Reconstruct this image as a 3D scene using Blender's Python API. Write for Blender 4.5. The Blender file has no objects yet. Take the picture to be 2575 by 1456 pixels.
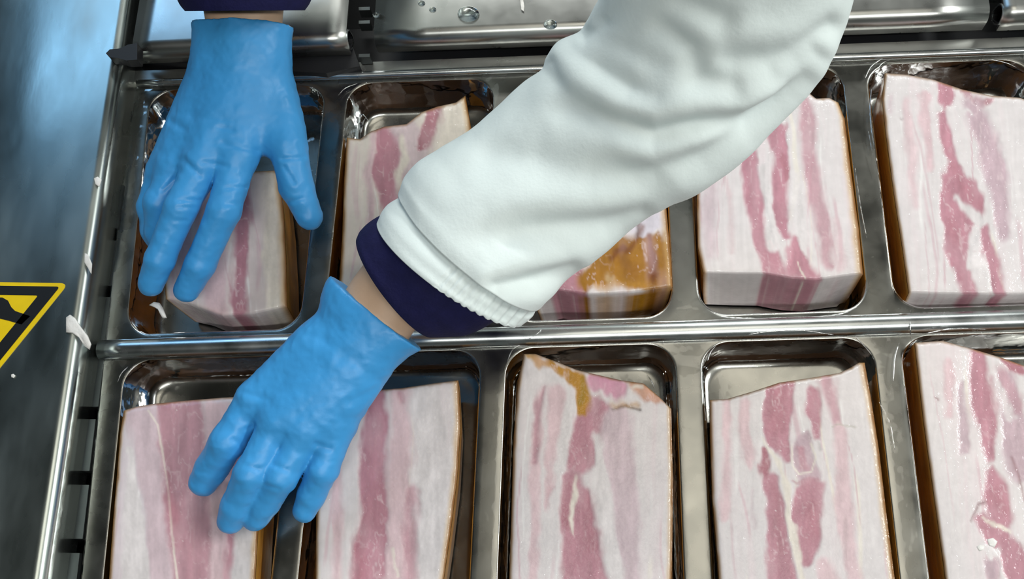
import bpy, math
import numpy as np
from mathutils import Matrix, Vector

# ------------------------------------------------------------------ camera
W, H, F, D = 2575, 1456, 2400.0, 0.70
def _rot(th, ph, ps):
    c, s = math.cos(th), math.sin(th); Rx = np.array([[1, 0, 0], [0, c, -s], [0, s, c]])
    c, s = math.cos(ph), math.sin(ph); Ry = np.array([[c, 0, s], [0, 1, 0], [-s, 0, c]])
    c, s = math.cos(ps), math.sin(ps); Rz = np.array([[c, -s, 0], [s, c, 0], [0, 0, 1]])
    return Ry @ Rx @ Rz
R = _rot(math.radians(19.19), math.radians(5.55), math.radians(0.72))
CAM = R @ np.array([0, 0, D])
scene = bpy.context.scene
cd = bpy.data.cameras.new('camera'); cam = bpy.data.objects.new('camera', cd)
scene.collection.objects.link(cam); scene.camera = cam
cd.sensor_fit = 'HORIZONTAL'; cd.sensor_width = 36.0; cd.lens = 36.0 * F / W
cd.clip_start = 0.01; cd.clip_end = 50
M4 = np.eye(4); M4[:3, :3] = R; M4[:3, 3] = CAM
cam.matrix_world = Matrix(M4.tolist())
def U(px, z=0.0):
    """points of the photograph (n,2) -> world points on the horizontal plane at height z"""
    px = np.asarray(px, float).reshape(-1, 2); z = np.broadcast_to(np.asarray(z, float), (len(px),))
    v = np.stack([(px[:, 0] - W / 2) / F, -(px[:, 1] - H / 2) / F, -np.ones(len(px))], 1) @ R.T
    return CAM + v * ((z - CAM[2]) / v[:, 2])[:, None]
def U1(x, y, z=0.0): return U([(x, y)], z)[0]
def proj(p):
    q = (np.asarray(p) - CAM) @ R
    return np.stack([W / 2 + F * q[:, 0] / -q[:, 2], H / 2 - F * q[:, 1] / -q[:, 2]], 1)

# ------------------------------------------------------------------ world, exposure
wd = bpy.data.worlds.new('world'); scene.world = wd; wd.use_nodes = True
wd.node_tree.nodes['Background'].inputs[0].default_value = (0.5, 0.56, 0.58, 1)
wd.node_tree.nodes['Background'].inputs[1].default_value = 0.04
vs = scene.view_settings; vs.view_transform = 'Standard'; vs.look = 'None'; vs.exposure = -0.07; vs.gamma = 1.0
try: vs.use_curve_mapping = False
except Exception: pass

# ------------------------------------------------------------------ helpers
C = scene.collection
def lin(c):
    c = np.asarray(c, float) / 255.0
    return np.where(c <= 0.04045, c / 12.92, ((c + 0.055) / 1.055) ** 2.4)
def tag(o, label, cat, group=None):
    o['label'] = label; o['category'] = cat; o['kind'] = 'thing'
    if group: o['group'] = group
    return o
def empty(name, label, cat, loc=(0, 0, 0), group=None):
    o = bpy.data.objects.new(name, None); C.objects.link(o); o.location = loc; o.empty_display_size = 0.02
    return tag(o, label, cat, group)
def obj(name, v, f, mat, parent=None, smooth=False, col=None, autosmooth=None):
    me = bpy.data.meshes.new(name)
    me.from_pydata([tuple(map(float, p)) for p in v], [], [tuple(map(int, q)) for q in f]); me.update()
    if col is not None:
        a = me.color_attributes.new('tone', 'FLOAT_COLOR', 'POINT')
        a.data.foreach_set('color', np.concatenate([col, np.ones((len(col), 1))], 1).astype(np.float32).ravel())
    if smooth: me.polygons.foreach_set('use_smooth', np.ones(len(me.polygons), bool))
    if mat is not None: me.materials.append(mat)
    o = bpy.data.objects.new(name, me); C.objects.link(o)
    if parent is not None:
        o.parent = parent; o.matrix_parent_inverse = Matrix.Translation(-Vector(parent.location))
    return o
def struct(o): o['kind'] = 'structure'; return o
def fixnormals(o):
    import bmesh
    bm = bmesh.new(); bm.from_mesh(o.data); bmesh.ops.recalc_face_normals(bm, faces=bm.faces); bm.to_mesh(o.data); bm.free(); return o
def grid_faces(n, m, closed=False, off=0):
    """n rows of m verts"""
    i = np.arange(n - 1)[:, None]; j = np.arange(m if closed else m - 1)[None, :]; k = (j + 1) % m
    return (np.stack([i * m + j, i * m + k, (i + 1) * m + k, (i + 1) * m + j], -1).reshape(-1, 4) + off).tolist()
def box(x0, x1, y0, y1, z0, z1):
    v = [(x, y, z) for z in (z0, z1) for (x, y) in ((x0, y0), (x1, y0), (x1, y1), (x0, y1))]
    return v, [(3, 2, 1, 0), (4, 5, 6, 7), (0, 1, 5, 4), (1, 2, 6, 5), (2, 3, 7, 6), (3, 0, 4, 7)]
def prism(pts_top, thick):
    """closed outline of world points, extruded down by thick"""
    p = np.asarray(pts_top, float); n = len(p); q = p - np.array([0, 0, thick])
    f = [list(range(n)), list(range(2 * n - 1, n - 1, -1))] + [(i, i + n, (i + 1) % n + n, (i + 1) % n) for i in range(n)]
    return np.concatenate([p, q]), f
def catmull(P, n):
    P = np.asarray(P, float); k = len(P); t = np.linspace(0, k - 1, n); i = np.minimum(t.astype(int), k - 2); u = (t - i)[:, None]
    Q = np.concatenate([[2 * P[0] - P[1]], P, [2 * P[-1] - P[-2]]])
    a, b, c, d = Q[i], Q[i + 1], Q[i + 2], Q[i + 3]
    return 0.5 * (2 * b + (c - a) * u + (2 * a - 5 * b + 4 * c - d) * u ** 2 + (3 * b - a - 3 * c + d) * u ** 3)
def resample(P, n):
    P = np.asarray(P, float); s = np.r_[0, np.cumsum(np.linalg.norm(np.diff(P, axis=0), axis=1))]
    t = np.linspace(0, s[-1], n); return np.stack([np.interp(t, s, P[:, k]) for k in range(P.shape[1])], 1)
def vnoise(p, seed=0):
    """smooth value noise, p (n,2 or 3) -> [-1,1]"""
    p = np.asarray(p, float)
    if p.shape[1] == 2: p = np.c_[p, np.full(len(p), 0.37)]
    i = np.floor(p).astype(np.int64); f = p - i; f = f * f * (3 - 2 * f); out = np.zeros(len(p))
    for dx in (0, 1):
        for dy in (0, 1):
            for dz in (0, 1):
                h = (i[:, 0] + dx) * 374761393 + (i[:, 1] + dy) * 668265263 + (i[:, 2] + dz) * 2147483647 + seed * 1274126177
                h = (h ^ (h >> 13)) * 1274126177 & 0x7fffffff; h = (h ^ (h >> 16)) & 0xffff
                w = (f[:, 0] if dx else 1 - f[:, 0]) * (f[:, 1] if dy else 1 - f[:, 1]) * (f[:, 2] if dz else 1 - f[:, 2])
                out += w * (h / 32767.5 - 1)
    return out
def fbm(p, seed=0, o=3):
    p = np.asarray(p, float); return sum(vnoise(p * 2 ** k + 17.3 * k, seed + k) * 0.5 ** k for k in range(o))
def polydist(p, line):
    """distance of points (n,2) to a polyline of (x,y,w..) rows and the interpolated further columns"""
    L = np.asarray(line, float); best = np.full(len(p), 1e9); ex = np.zeros((len(p), L.shape[1] - 2))
    for a, b in zip(L[:-1], L[1:]):
        d = b[:2] - a[:2]; t = np.clip(((p - a[:2]) @ d) / max(d @ d, 1e-9), 0, 1)
        r = np.hypot(*(p - a[:2] - t[:, None] * d).T); e = a[2:] + t[:, None] * (b[2:] - a[2:]); m = r < best
        best[m] = r[m]; ex[m] = e[m]
    return best, ex
def sstep(a, b, x):
    t = np.clip((x - a) / (b - a), 0, 1); return t * t * (3 - 2 * t)

# ------------------------------------------------------------------ materials
def mat(name, base=(0.8, 0.8, 0.8), rough=0.5, metal=0.0, bump=0.0, bscale=60.0, vary=0.0, vscale=20.0, stretch=(1, 1, 1), attr=None, spec=0.5, rvary=0.0, coat=0.0, sss=0.0, sheen=0.0, wet=0.0):
    m = bpy.data.materials.new(name); m.use_nodes = True; nt = m.node_tree; nd = nt.nodes; b = nd['Principled BSDF']
    b.inputs['Base Color'].default_value = (*base, 1); b.inputs['Roughness'].default_value = rough; b.inputs['Metallic'].default_value = metal
    b.inputs['Specular IOR Level'].default_value = spec; b.inputs['Coat Weight'].default_value = coat; b.inputs['Coat Roughness'].default_value = 0.12
    b.inputs['Sheen Weight'].default_value = sheen
    if sss: b.inputs['Subsurface Weight'].default_value = sss; b.inputs['Subsurface Scale'].default_value = 0.004; b.inputs['Subsurface Radius'].default_value = (1, .5, .4)
    tc = nd.new('ShaderNodeTexCoord'); mp = nd.new('ShaderNodeMapping'); mp.inputs['Scale'].default_value = stretch
    nt.links.new(tc.outputs['Object'], mp.inputs['Vector'])
    def noise(sc, det=3):
        n = nd.new('ShaderNodeTexNoise'); n.inputs['Scale'].default_value = sc; n.inputs['Detail'].default_value = det
        nt.links.new(mp.outputs['Vector'], n.inputs['Vector']); return n
    src = None
    if attr:
        a = nd.new('ShaderNodeAttribute'); a.attribute_name = attr; src = a.outputs['Color']
    n = noise(vscale); mx = nd.new('ShaderNodeMix'); mx.data_type = 'RGBA'; mx.blend_type = 'MULTIPLY'; mx.inputs[0].default_value = 1
    rr = nd.new('ShaderNodeMapRange'); rr.inputs['From Min'].default_value = 0.3; rr.inputs['From Max'].default_value = 0.7
    rr.inputs['To Min'].default_value = 1 - vary; rr.inputs['To Max'].default_value = 1 + vary * 0.6
    nt.links.new(n.outputs['Fac'], rr.inputs['Value'])
    if src: nt.links.new(src, mx.inputs[6])
    else: mx.inputs[6].default_value = (*base, 1)
    nt.links.new(rr.outputs[0], mx.inputs[7]); nt.links.new(mx.outputs[2], b.inputs['Base Color'])
    if rvary:
        r2 = nd.new('ShaderNodeMapRange'); r2.inputs['From Min'].default_value = 0.3; r2.inputs['From Max'].default_value = 0.7
        r2.inputs['To Min'].default_value = max(0.03, rough - rvary); r2.inputs['To Max'].default_value = rough + rvary
        n2 = noise(vscale * 1.7, 4); nt.links.new(n2.outputs['Fac'], r2.inputs['Value']); nt.links.new(r2.outputs[0], b.inputs['Roughness'])
    if bump:
        n3 = noise(bscale, 4); bp = nd.new('ShaderNodeBump'); bp.inputs['Strength'].default_value = bump; bp.inputs['Distance'].default_value = 0.002
        nt.links.new(n3.outputs['Fac'], bp.inputs['Height']); nt.links.new(bp.outputs['Normal'], b.inputs['Normal'])
    if wet:
        n4 = noise(330, 2); b4 = nd.new('ShaderNodeBump'); b4.inputs['Strength'].default_value = wet; b4.inputs['Distance'].default_value = 0.002
        nt.links.new(n4.outputs['Fac'], b4.inputs['Height']); nt.links.new(b4.outputs['Normal'], b.inputs['Coat Normal']); b.inputs['Coat Roughness'].default_value = 0.08
    return m
STEEL = mat('brushed_steel', (0.46, 0.46, 0.44), 0.30, 1, bump=0.025, bscale=60, vary=0.08, vscale=25, rvary=0.04)
PLATE = mat('worn_steel_plate', (0.46, 0.50, 0.475), 0.29, 1, bump=0.07, bscale=45, vary=0.16, vscale=14, stretch=(1, 0.35, 1), rvary=0.10)
RAIL = mat('polished_steel_rail', (0.58, 0.60, 0.60), 0.27, 1, bump=0.03, bscale=40, vary=0.08, vscale=30, rvary=0.05)
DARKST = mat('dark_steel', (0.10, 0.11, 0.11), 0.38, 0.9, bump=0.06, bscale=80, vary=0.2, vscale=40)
MOULD = mat('mould_steel', (0.33, 0.32, 0.295), 0.27, 1, bump=0.04, bscale=70, vary=0.12, vscale=25, rvary=0.06)
BLACK = mat('black_rubber_and_shade', (0.006, 0.006, 0.008), 0.55, 0, bump=0.05, vary=0.1)  # rubber of the seals, also painted shade in slot, gaps and tube ends
MEAT = mat('cut_bacon', rough=0.42, bump=0.05, bscale=110, vary=0.05, vscale=140, attr='tone', rvary=0.08, coat=0.5, wet=0.4)
RIND = mat('smoked_rind', rough=0.30, bump=0.30, bscale=190, vary=0.22, vscale=60, stretch=(1, 0.4, 1), attr='tone', coat=0.2)
FAT = mat('fat_scrap', (0.76, 0.73, 0.70), 0.40, 0, bump=0.4, bscale=200, vary=0.12, vscale=90, coat=0.2)
COAT = mat('white_coat_cloth', (0.77, 0.84, 0.83), 0.85, 0, bump=0.10, bscale=420, vary=0.03, vscale=25, spec=0.2, sheen=0.1)
NAVY = mat('navy_knit', (0.010, 0.010, 0.060), 0.8, 0, bump=0.25, bscale=500, vary=0.15, vscale=120, spec=0.25)
SKIN = mat('skin', (0.64, 0.42, 0.28), 0.5, 0, bump=0.08, bscale=220, vary=0.08, vscale=60)
GLOVE = mat('blue_nitrile', (0.050, 0.32, 0.70), 0.42, 0, bump=0.12, bscale=120, vary=0.06, vscale=50, spec=0.45)
YELLOW = mat('sticker_yellow', (0.72, 0.50, 0.004), 0.4, 0, vary=0.06, vscale=80)
STBLACK = mat('sticker_black', (0.008, 0.008, 0.009), 0.42, 0, vary=0.1)
WALLM = mat('painted_wall', (0.20, 0.22, 0.215), 0.8, vary=0.05, vscale=2)
CEILM = mat('ceiling_panel', (0.12, 0.125, 0.12), 0.85, vary=0.05, vscale=2)
FLOORM = mat('floor_resin', (0.12, 0.12, 0.115), 0.6, vary=0.1, vscale=3)
def film_mat():
    m = bpy.data.materials.new('clear_film'); m.use_nodes = True; nt = m.node_tree; nd = nt.nodes; nd.clear()
    out = nd.new('ShaderNodeOutputMaterial'); mx = nd.new('ShaderNodeMixShader'); tr = nd.new('ShaderNodeBsdfTransparent'); gl = nd.new('ShaderNodeBsdfGlossy')
    tr.inputs[0].default_value = (0.95, 0.955, 0.95, 1); gl.inputs['Roughness'].default_value = 0.07
    fr = nd.new('ShaderNodeFresnel'); fr.inputs['IOR'].default_value = 1.5
    tc = nd.new('ShaderNodeTexCoord'); n = nd.new('ShaderNodeTexNoise'); n.inputs['Scale'].default_value = 55; n.inputs['Detail'].default_value = 2
    bp = nd.new('ShaderNodeBump'); bp.inputs['Strength'].default_value = 0.35; bp.inputs['Distance'].default_value = 0.003
    L = nt.links.new; L(tc.outputs['Object'], n.inputs['Vector']); L(n.outputs['Fac'], bp.inputs['Height']); L(bp.outputs[0], gl.inputs['Normal']); L(bp.outputs[0], fr.inputs['Normal'])
    L(fr.outputs[0], mx.inputs[0]); L(tr.outputs[0], mx.inputs[1]); L(gl.outputs[0], mx.inputs[2]); L(mx.outputs[0], out.inputs[0]); return m
FILM = film_mat()
def water_mat():
    m = bpy.data.materials.new('water'); m.use_nodes = True; b = m.node_tree.nodes['Principled BSDF']
    b.inputs['Base Color'].default_value = (0.9, 0.95, 0.95, 1); b.inputs['Roughness'].default_value = 0.05; b.inputs['Transmission Weight'].default_value = 1; b.inputs['IOR'].default_value = 1.33; return m
WATER = water_mat()

# ------------------------------------------------------------------ the room
def room():
    X0, X1, Y0, Y1, Z0, Z1 = -4, 4, -4, 4, -0.95, 2.7
    struct(obj('floor', *box(X0, X1, Y0, Y1, Z0 - 0.1, Z0), FLOORM))
    struct(obj('ceiling', *box(X0, X1, Y0, Y1, Z1, Z1 + 0.1), CEILM))
    struct(obj('wall_left', *box(X0 - 0.1, X0, Y0, Y1, Z0, Z1), WALLM))
    struct(obj('wall_right', *box(X1, X1 + 0.1, Y0, Y1, Z0, Z1), WALLM))
    struct(obj('wall_front', *box(X0, X1, Y0 - 0.1, Y0, Z0, Z1), WALLM))
    struct(obj('wall_back', *box(X0, X1, Y1, Y1 + 0.1, Z0, Z1), WALLM))
room()
def ceiling_lamp(x, y, sx, sy, power, color, label, z=2.7):
    t = empty('ceiling_lamp', label, 'lamp', (x, y, z))
    v, f = box(x - sx / 2 - .03, x + sx / 2 + .03, y - sy / 2 - .03, y + sy / 2 + .03, z - 0.05, z)
    obj('housing', v, f, mat('lamp_housing', (0.7, 0.7, 0.7), 0.5), t)
    ld = bpy.data.lights.new('lamp_light', 'AREA'); ld.shape = 'RECTANGLE'; ld.size = sx; ld.size_y = sy; ld.energy = power; ld.color = color
    lo = bpy.data.objects.new('lamp_light', ld); C.objects.link(lo); lo.parent = t; lo.location = (0, 0, -0.055)
    return t
def lampW(L, sx, sy): return L * math.pi * sx * sy
WHITE = (0.97, 1.0, 0.97)
ceiling_lamp(3.1, 0.5, 0.6, 2.4, lampW(33, .6, 2.4), WHITE, 'long white ceiling lamp on the right of the machine')
ceiling_lamp(0.2, 3.6, 3.0, 0.5, lampW(34, 3.0, .5), WHITE, 'long white ceiling lamp behind the person')
ceiling_lamp(0.7, -1.4, 2.2, 0.2, lampW(34, 2.2, .2), WHITE, 'long white ceiling lamp on the near side of the machine')
ceiling_lamp(0.40, 0.1, 1.1, 1.1, lampW(2.2, 1.1, 1.1), (1.0, 0.95, 0.82), 'added dim warm light panel for beige reflections in the mould pockets')  # made-up source, only there for warm reflections in the steel
ceiling_lamp(-1.9, 2.5, 1.4, 1.5, lampW(3.6, 1.4, 1.5), (0.30, 0.62, 1.0), 'added square blue light for the blue reflection in the side panel')  # made-up source, put in to turn the side panel's reflection blue

# ------------------------------------------------------------------ layout lines on the web plane (z = 0)
def line(p, q, z=0.0): return U1(*p, z), U1(*q, z)
def meet(l1, l2):
    (a, b), (c, d) = l1, l2; A = np.array([(b - a)[:2], -(d - c)[:2]]).T
    t = np.linalg.solve(A, (c - a)[:2]); return (a + (b - a) * t[0])[:2]
def shift(l, dx, dy): return tuple(p + np.array([dx, dy, 0]) for p in l)
MID = line((270, 878), (2500, 806)); LEDGE = line((820, 190), (2500, 128))
WEB = [line((318, 300), (205, 1400)), line((825, 400), (717, 1400)), line((1262, 400), (1217, 1400)), line((1708, 400), (1755, 1400)), line((2178, 400), (2298, 1400))]
WEB.append(shift(WEB[4], 0.140, 0))
LOW = shift(MID, 0, -0.228)

# ------------------------------------------------------------------ the packaging machine
machine = empty('packaging_machine', 'stainless steel vacuum packaging machine with two rows of mould pockets', 'machine', (0, 0, -0.95))
PLZ = 0.025
def strip(profile, a, b, n=2, ends=True):
    """sweep a profile of (offset across, z) from a to b (2-d points); across is to the left of a->b"""
    a = np.asarray(a, float)[:2]; b = np.asarray(b, float)[:2]; d = (b - a) / np.linalg.norm(b - a); nr = np.array([-d[1], d[0]])
    v = []; m = len(profile)
    for t in np.linspace(0, 1, n):
        p = a + (b - a) * t
        v += [(*(p + nr * o), z) for o, z in profile]
    f = grid_faces(n, m, True)
    if ends: f += [list(range(m)), list(range(n * m - 1, (n - 1) * m - 1, -1))]
    return v, f
def arc(cx, cz, r, a0, a1, n): return [(cx + r * math.cos(math.radians(t)), cz + r * math.sin(math.radians(t))) for t in np.linspace(a0, a1, n)]

# side panel with a rounded edge (runs along Y on the left)
e0, e1 = U1(86, 1456, PLZ), U1(268, 250, PLZ)
dv = (e1 - e0) / np.linalg.norm((e1 - e0)[:2])
pa, pb = e0 - dv * 0.25, e1 + dv * 0.45
prof = [(0.5, -0.06), (0.5, PLZ)] + arc(0.0, PLZ - 0.008, 0.008, 90, 0, 9)[0:] 
prof = [(0.5, PLZ - 0.035), (0.5, PLZ)] + [(o, z) for o, z in arc(0.002, PLZ - 0.008, 0.008, 90, 180, 9)] + [(-0.0075, PLZ - 0.035)]
fixnormals(obj('side_panel', *strip(prof, pa, pb, 30), PLATE, machine, True))
machine.children[-1].data.polygons.foreach_set('use_smooth', np.ones(len(machine.children[-1].data.polygons), bool))
# dark channel wall under the panel edge
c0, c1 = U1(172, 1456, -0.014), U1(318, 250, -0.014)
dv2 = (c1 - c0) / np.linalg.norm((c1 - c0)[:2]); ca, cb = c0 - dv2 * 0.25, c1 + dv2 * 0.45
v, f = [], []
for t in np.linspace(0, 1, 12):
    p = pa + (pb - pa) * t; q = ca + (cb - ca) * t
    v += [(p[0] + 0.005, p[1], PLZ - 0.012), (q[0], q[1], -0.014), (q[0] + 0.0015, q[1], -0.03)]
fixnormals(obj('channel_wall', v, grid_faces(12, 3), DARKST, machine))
# bed under everything
o = obj('bed_plate', *box(-0.45, 0.75, -0.55, 0.75, -0.09, -0.075), BLACK, machine)  # black backdrop, gives the gaps between parts their shade as colour
obj('base_cabinet', *box(-0.80, 0.72, -0.52, 0.72, -0.95, -0.09), STEEL, machine)

# mould cells and film cells share one loft
def cell_corners(k, row):
    l, r = WEB[k], WEB[k + 1]
    t, b = (LEDGE, MID) if row == 0 else (MID, LOW)
    return np.array([meet(l, t), meet(r, t), meet(r, b), meet(l, b)])          # TL TR BR BL
def rrect(w, h, il, ir, it, ib, r, n=10):
    pts = []
    for cx, cy, a in ((w - ir - r, it + r, -90), (w - ir - r, h - ib - r, 0), (il + r, h - ib - r, 90), (il + r, it + r, 180)):
        for t in np.linspace(a, a + 90, n): pts.append((cx + r * math.cos(math.radians(t)), cy + r * math.sin(math.radians(t))))
    return np.array(pts)
HW = 0.0094
def cell(k, row, lift, rtop, depth=0.046, draft=0.003):
    q = cell_corners(k, row)
    w = (np.linalg.norm(q[1] - q[0]) + np.linalg.norm(q[2] - q[3])) / 2; h = (np.linalg.norm(q[3] - q[0]) + np.linalg.norm(q[2] - q[1])) / 2
    it, ib = (0.006, 0.012) if row == 0 else (0.0085, 0.010)
    il = 0.016 if k == 0 else HW
    rings = []
    def ring(ins, z, r):
        p = rrect(w, h, il + ins, HW + ins, it + ins, ib + ins, r)
        u, t = p[:, 0] / w, p[:, 1] / h
        xy = (q[0] * ((1 - u) * (1 - t))[:, None] + q[1] * (u * (1 - t))[:, None] + q[2] * (u * t)[:, None] + q[3] * ((1 - u) * t)[:, None])
        rings.append(np.c_[xy, np.full(len(xy), z)])
    # outer boundary: the cell rectangle itself
    p = rrect(w, h, 0, 0, 0, 0, 0.0006); u, t = p[:, 0] / w, p[:, 1] / h
    xy = (q[0] * ((1 - u) * (1 - t))[:, None] + q[1] * (u * (1 - t))[:, None] + q[2] * (u * t)[:, None] + q[3] * ((1 - u) * t)[:, None])
    rings.append(np.c_[xy, np.full(len(xy), lift)])
    ring(-0.0050, lift, 0.017); ring(-0.0014, lift - 0.0001, 0.019)
    for a in (0, 30, 60, 90):
        ring(-0.0010 + 0.0012 * math.sin(math.radians(a)), lift - 0.0002 - 0.0012 * (1 - math.cos(math.radians(a))), 0.020)
    ring(0.0012, -depth * 0.5, 0.020)
    for a in (0, 30, 60, 90):
        ring(draft - 0.001 + 0.007 * (1 - math.cos(math.radians(a))), -depth + 0.007 * (1 - math.sin(math.radians(a))), 0.017)
    m = len(rings[0]); v = np.concatenate(rings); f = grid_faces(len(rings), m, True); f.append(list(range((len(rings) - 1) * m, len(rings) * m)))
    return v, f
film = empty('packaging_film', 'clear plastic film drawn down into the mould pockets', 'plastic film', (0, 0, 0))
for row in (0, 1):
    for k in range(5):
        v, f = cell(k, row, -0.003, 0.02); v = v - np.array([0, 0, 0.0009]); 
        fixnormals(obj('mould_pocket', v, f, MOULD, machine, True))
        v, f = cell(k, row, -0.0024, 0.02, depth=0.0452, draft=0.0036)
        fixnormals(obj('film_pocket', v, f, FILM, film, True))
# frame on the far right and along the near end of the pockets
ra, rb = WEB[5]; d = (rb - ra) / np.linalg.norm((rb - ra)[:2])
fixnormals(obj('frame_rail', *strip([(-0.002, -0.085), (-0.002, -0.006), (-0.004, -0.003), (-0.20, -0.003), (-0.20, -0.085)], rb * 1.0 - (ra - rb) / np.linalg.norm(ra - rb) * 0.10, ra + (ra - rb) / np.linalg.norm(ra - rb) * 0.35, 2), PLATE, machine))
a_, b_ = LOW; d = (b_ - a_) / np.linalg.norm((b_ - a_)[:2])
fixnormals(obj('frame_rail', *strip([(-0.002, -0.085), (-0.002, -0.006), (-0.004, -0.003), (-0.16, -0.003), (-0.16, -0.085)], a_ - d * 0.02, b_ + d * 0.30, 2), PLATE, machine))
# cross rail between the two rows, ledge in front of the cover plates
def bar(name, l, zc, hw, hz, m, x0=None, x1=None, ext=0.1):
    a, b = l; d = (b - a) / np.linalg.norm((b - a)[:2]); a = a - d * (0.0 if x0 is None else x0); b = b + d * ext
    pr = [(hw * math.cos(t), zc + hz * math.sin(t)) for t in np.linspace(0, 2 * math.pi, 25)[:-1]]
    return fixnormals(obj(name, *strip(pr, a, b, 40), m, machine, True))
bar('cross_rail', MID, -0.001, 0.0074, 0.0066, RAIL, x0=0.006, ext=0.12)
bar('ledge_rail', shift(LEDGE, 0, -0.0004), -0.0005, 0.0030, 0.0030, RAIL, x0=0.16, ext=0.12)
a, b = LEDGE; d = (b - a) / np.linalg.norm((b - a)[:2])
fixnormals(obj('ledge_plate', *strip([(0.0, -0.02), (0.0, 0.0004), (0.0105, 0.0012), (0.0105, -0.02)], a - d * 0.17, b + d * 0.12, 2), STEEL, machine))
fixnormals(obj('slot_shadow_plate', *strip([(0.0105, -0.02), (0.0105, -0.010), (0.05, -0.010), (0.05, -0.02)], a - d * 0.17, b + d * 0.12, 2), BLACK, machine))  # black plate that paints the shade inside the slot
# cover plates with rolled front edges
CZ = 0.028
def cover(pxa, pxb, z=CZ, hole=0, back=0.35):
    """front edge from pixel a to pixel b at height z"""
    a, b = U1(*pxa, z), U1(*pxb, z)
    rr = 0.0095
    pr = [(back, z), (back, z - 0.003), (rr, z - 0.003)] + arc(rr, z - rr, rr - 0.002, 90, 180, 7)[1:] + [(0.002, 0.009), (0.0, 0.009)] + arc(rr, z - rr, rr, 180, 90, 9)
    t = fixnormals(obj('cover_plate', *strip(pr, a, b, 12), STEEL, machine, True))
    # hemmed edge: an open tube along the front under the fold
    d = (b - a) / np.linalg.norm(b - a)
    if hole:
        nr = np.array([-d[1], d[0], 0]); e = b if hole > 0 else a; s = 1 if hole > 0 else -1
        pts = []
        for tt in np.linspace(0, 2 * math.pi, 21)[:-1]:
            rx = 0.0062; rz = 0.0085
            pts.append((math.cos(tt) * rx + rx + 0.002 + 0.003 * max(0, -math.sin(tt)), z - 0.011 + math.sin(tt) * rz))
        ring = lambda off, sc: [e + d * s * off + nr * ((o - 0.009) * sc + 0.009) + np.array([0, 0, (zz - (z - 0.011)) * sc + (z - 0.011) - e[2]]) for o, zz in pts]
        v = ring(-0.02, 1.25) + ring(0.001, 1.25) + ring(0.001, 1.0); n = len(pts)
        fixnormals(obj('hem_tube', v, grid_faces(3, n, True), RAIL, t, True))
        v = ring(0.0004, 1.0); fixnormals(obj('hem_opening', v + [p - d * s * 0.02 for p in v], grid_faces(2, n, True) + [list(range(n, 2 * n))], BLACK, t))  # tube inside coloured black to paint the shade in the hole
    return t
cover((938, 98), (2493, 38))
cover((330, 128), (868, 104), hole=1)
cover((2530, 40), (2900, 24), hole=-1)
# black sealing strip in front of the left cover plate, tapering to a tip on the side panel
s0, s1 = np.array(U1(268, 137, 0.034)), np.array(U1(905, 168, 0.004))
tops = U([(266, 134), (276, 124), (300, 122), (322, 112), (345, 108), (345, 150), (318, 152), (296, 146), (276, 144)], 0.034)
fixnormals(obj('seal_tip', *prism(tops, 0.010), BLACK, machine))
fixnormals(obj('seal_strip', *prism(U([(340, 118), (600, 108), (888, 120), (905, 166), (820, 184), (600, 172), (340, 150)], 0.008), 0.018), BLACK, machine))
# upright link guide in the gap between the cover plates
for y in (18, 52, 136):
    p = U([(902, y), (930, y - 1), (930, y + 7), (902, y + 8)], 0.012)
    fixnormals(obj('guide_link', *prism(p, 0.01), DARKST, machine))
# gripper chain along the left of the mould
chain_t = np.linspace(-0.10, 0.99, 26)
for i in range(len(chain_t) - 1):
    p = lambda t, dx: np.array([*(ca + (cb - ca) * t)[:2], -0.004]) + np.array([dx, 0, 0])
    t0, t1 = chain_t[i] + 0.006, chain_t[i + 1] - 0.003
    if t0 < 0: continue
    h = 0.0016 * (i % 2)
    pts = [p(t0, 0.003), p(t0, 0.0125), p(t1, 0.0125), p(t1, 0.003)]
    fixnormals(obj('chain_link', *prism([q + np.array([0, 0, h]) for q in pts], 0.012), DARKST, machine))

# ------------------------------------------------------------------ bacon slabs
FATC, LEAN, DEEP, LITE, MAUVE, CREAM, GOLD, BROWN, DARK, GREY = ((213, 204, 204), (180, 127, 139), (166, 108, 119), (208, 180, 184), (200, 178, 184), (224, 213, 201), (176, 124, 34), (112, 58, 12), (48, 26, 12), (186, 160, 168))
def clamp_cell(p, k, row, m):
    q = cell_corners(k, row); w = (np.linalg.norm(q[1] - q[0]) + np.linalg.norm(q[2] - q[3])) / 2; h = (np.linalg.norm(q[3] - q[0]) + np.linalg.norm(q[2] - q[1])) / 2
    bil = lambda u, t: q[0] * ((1 - u) * (1 - t))[:, None] + q[1] * (u * (1 - t))[:, None] + q[2] * (u * t)[:, None] + q[3] * ((1 - u) * t)[:, None]
    u = np.full(len(p), .5); t = u.copy(); A = np.linalg.inv(np.array([q[1] - q[0], q[3] - q[0]]).T)
    for _ in range(8):
        d = (p[:, :2] - bil(u, t)) @ A.T; u = u + d[:, 0]; t = t + d[:, 1]
    it, ib = (0.006, 0.012) if row == 0 else (0.0085, 0.010); il = 0.016 if k == 0 else HW
    x = np.clip(u * w, il + m, w - HW - m); y = np.clip(t * h, it + m, h - ib - m); r = 0.019
    cx = np.clip(x, il + m + r, w - HW - m - r); cy = np.clip(y, it + m + r, h - ib - m - r); dx, dy = x - cx, y - cy; L = np.hypot(dx, dy)
    f = np.where((dx != 0) & (dy != 0) & (L > r), r / np.maximum(L, 1e-9), 1.0); x, y = cx + dx * f, cy + dy * f
    o = p.copy(); o[:, :2] = bil(x / w, y / h); return o
SLABN = [0]
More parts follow.
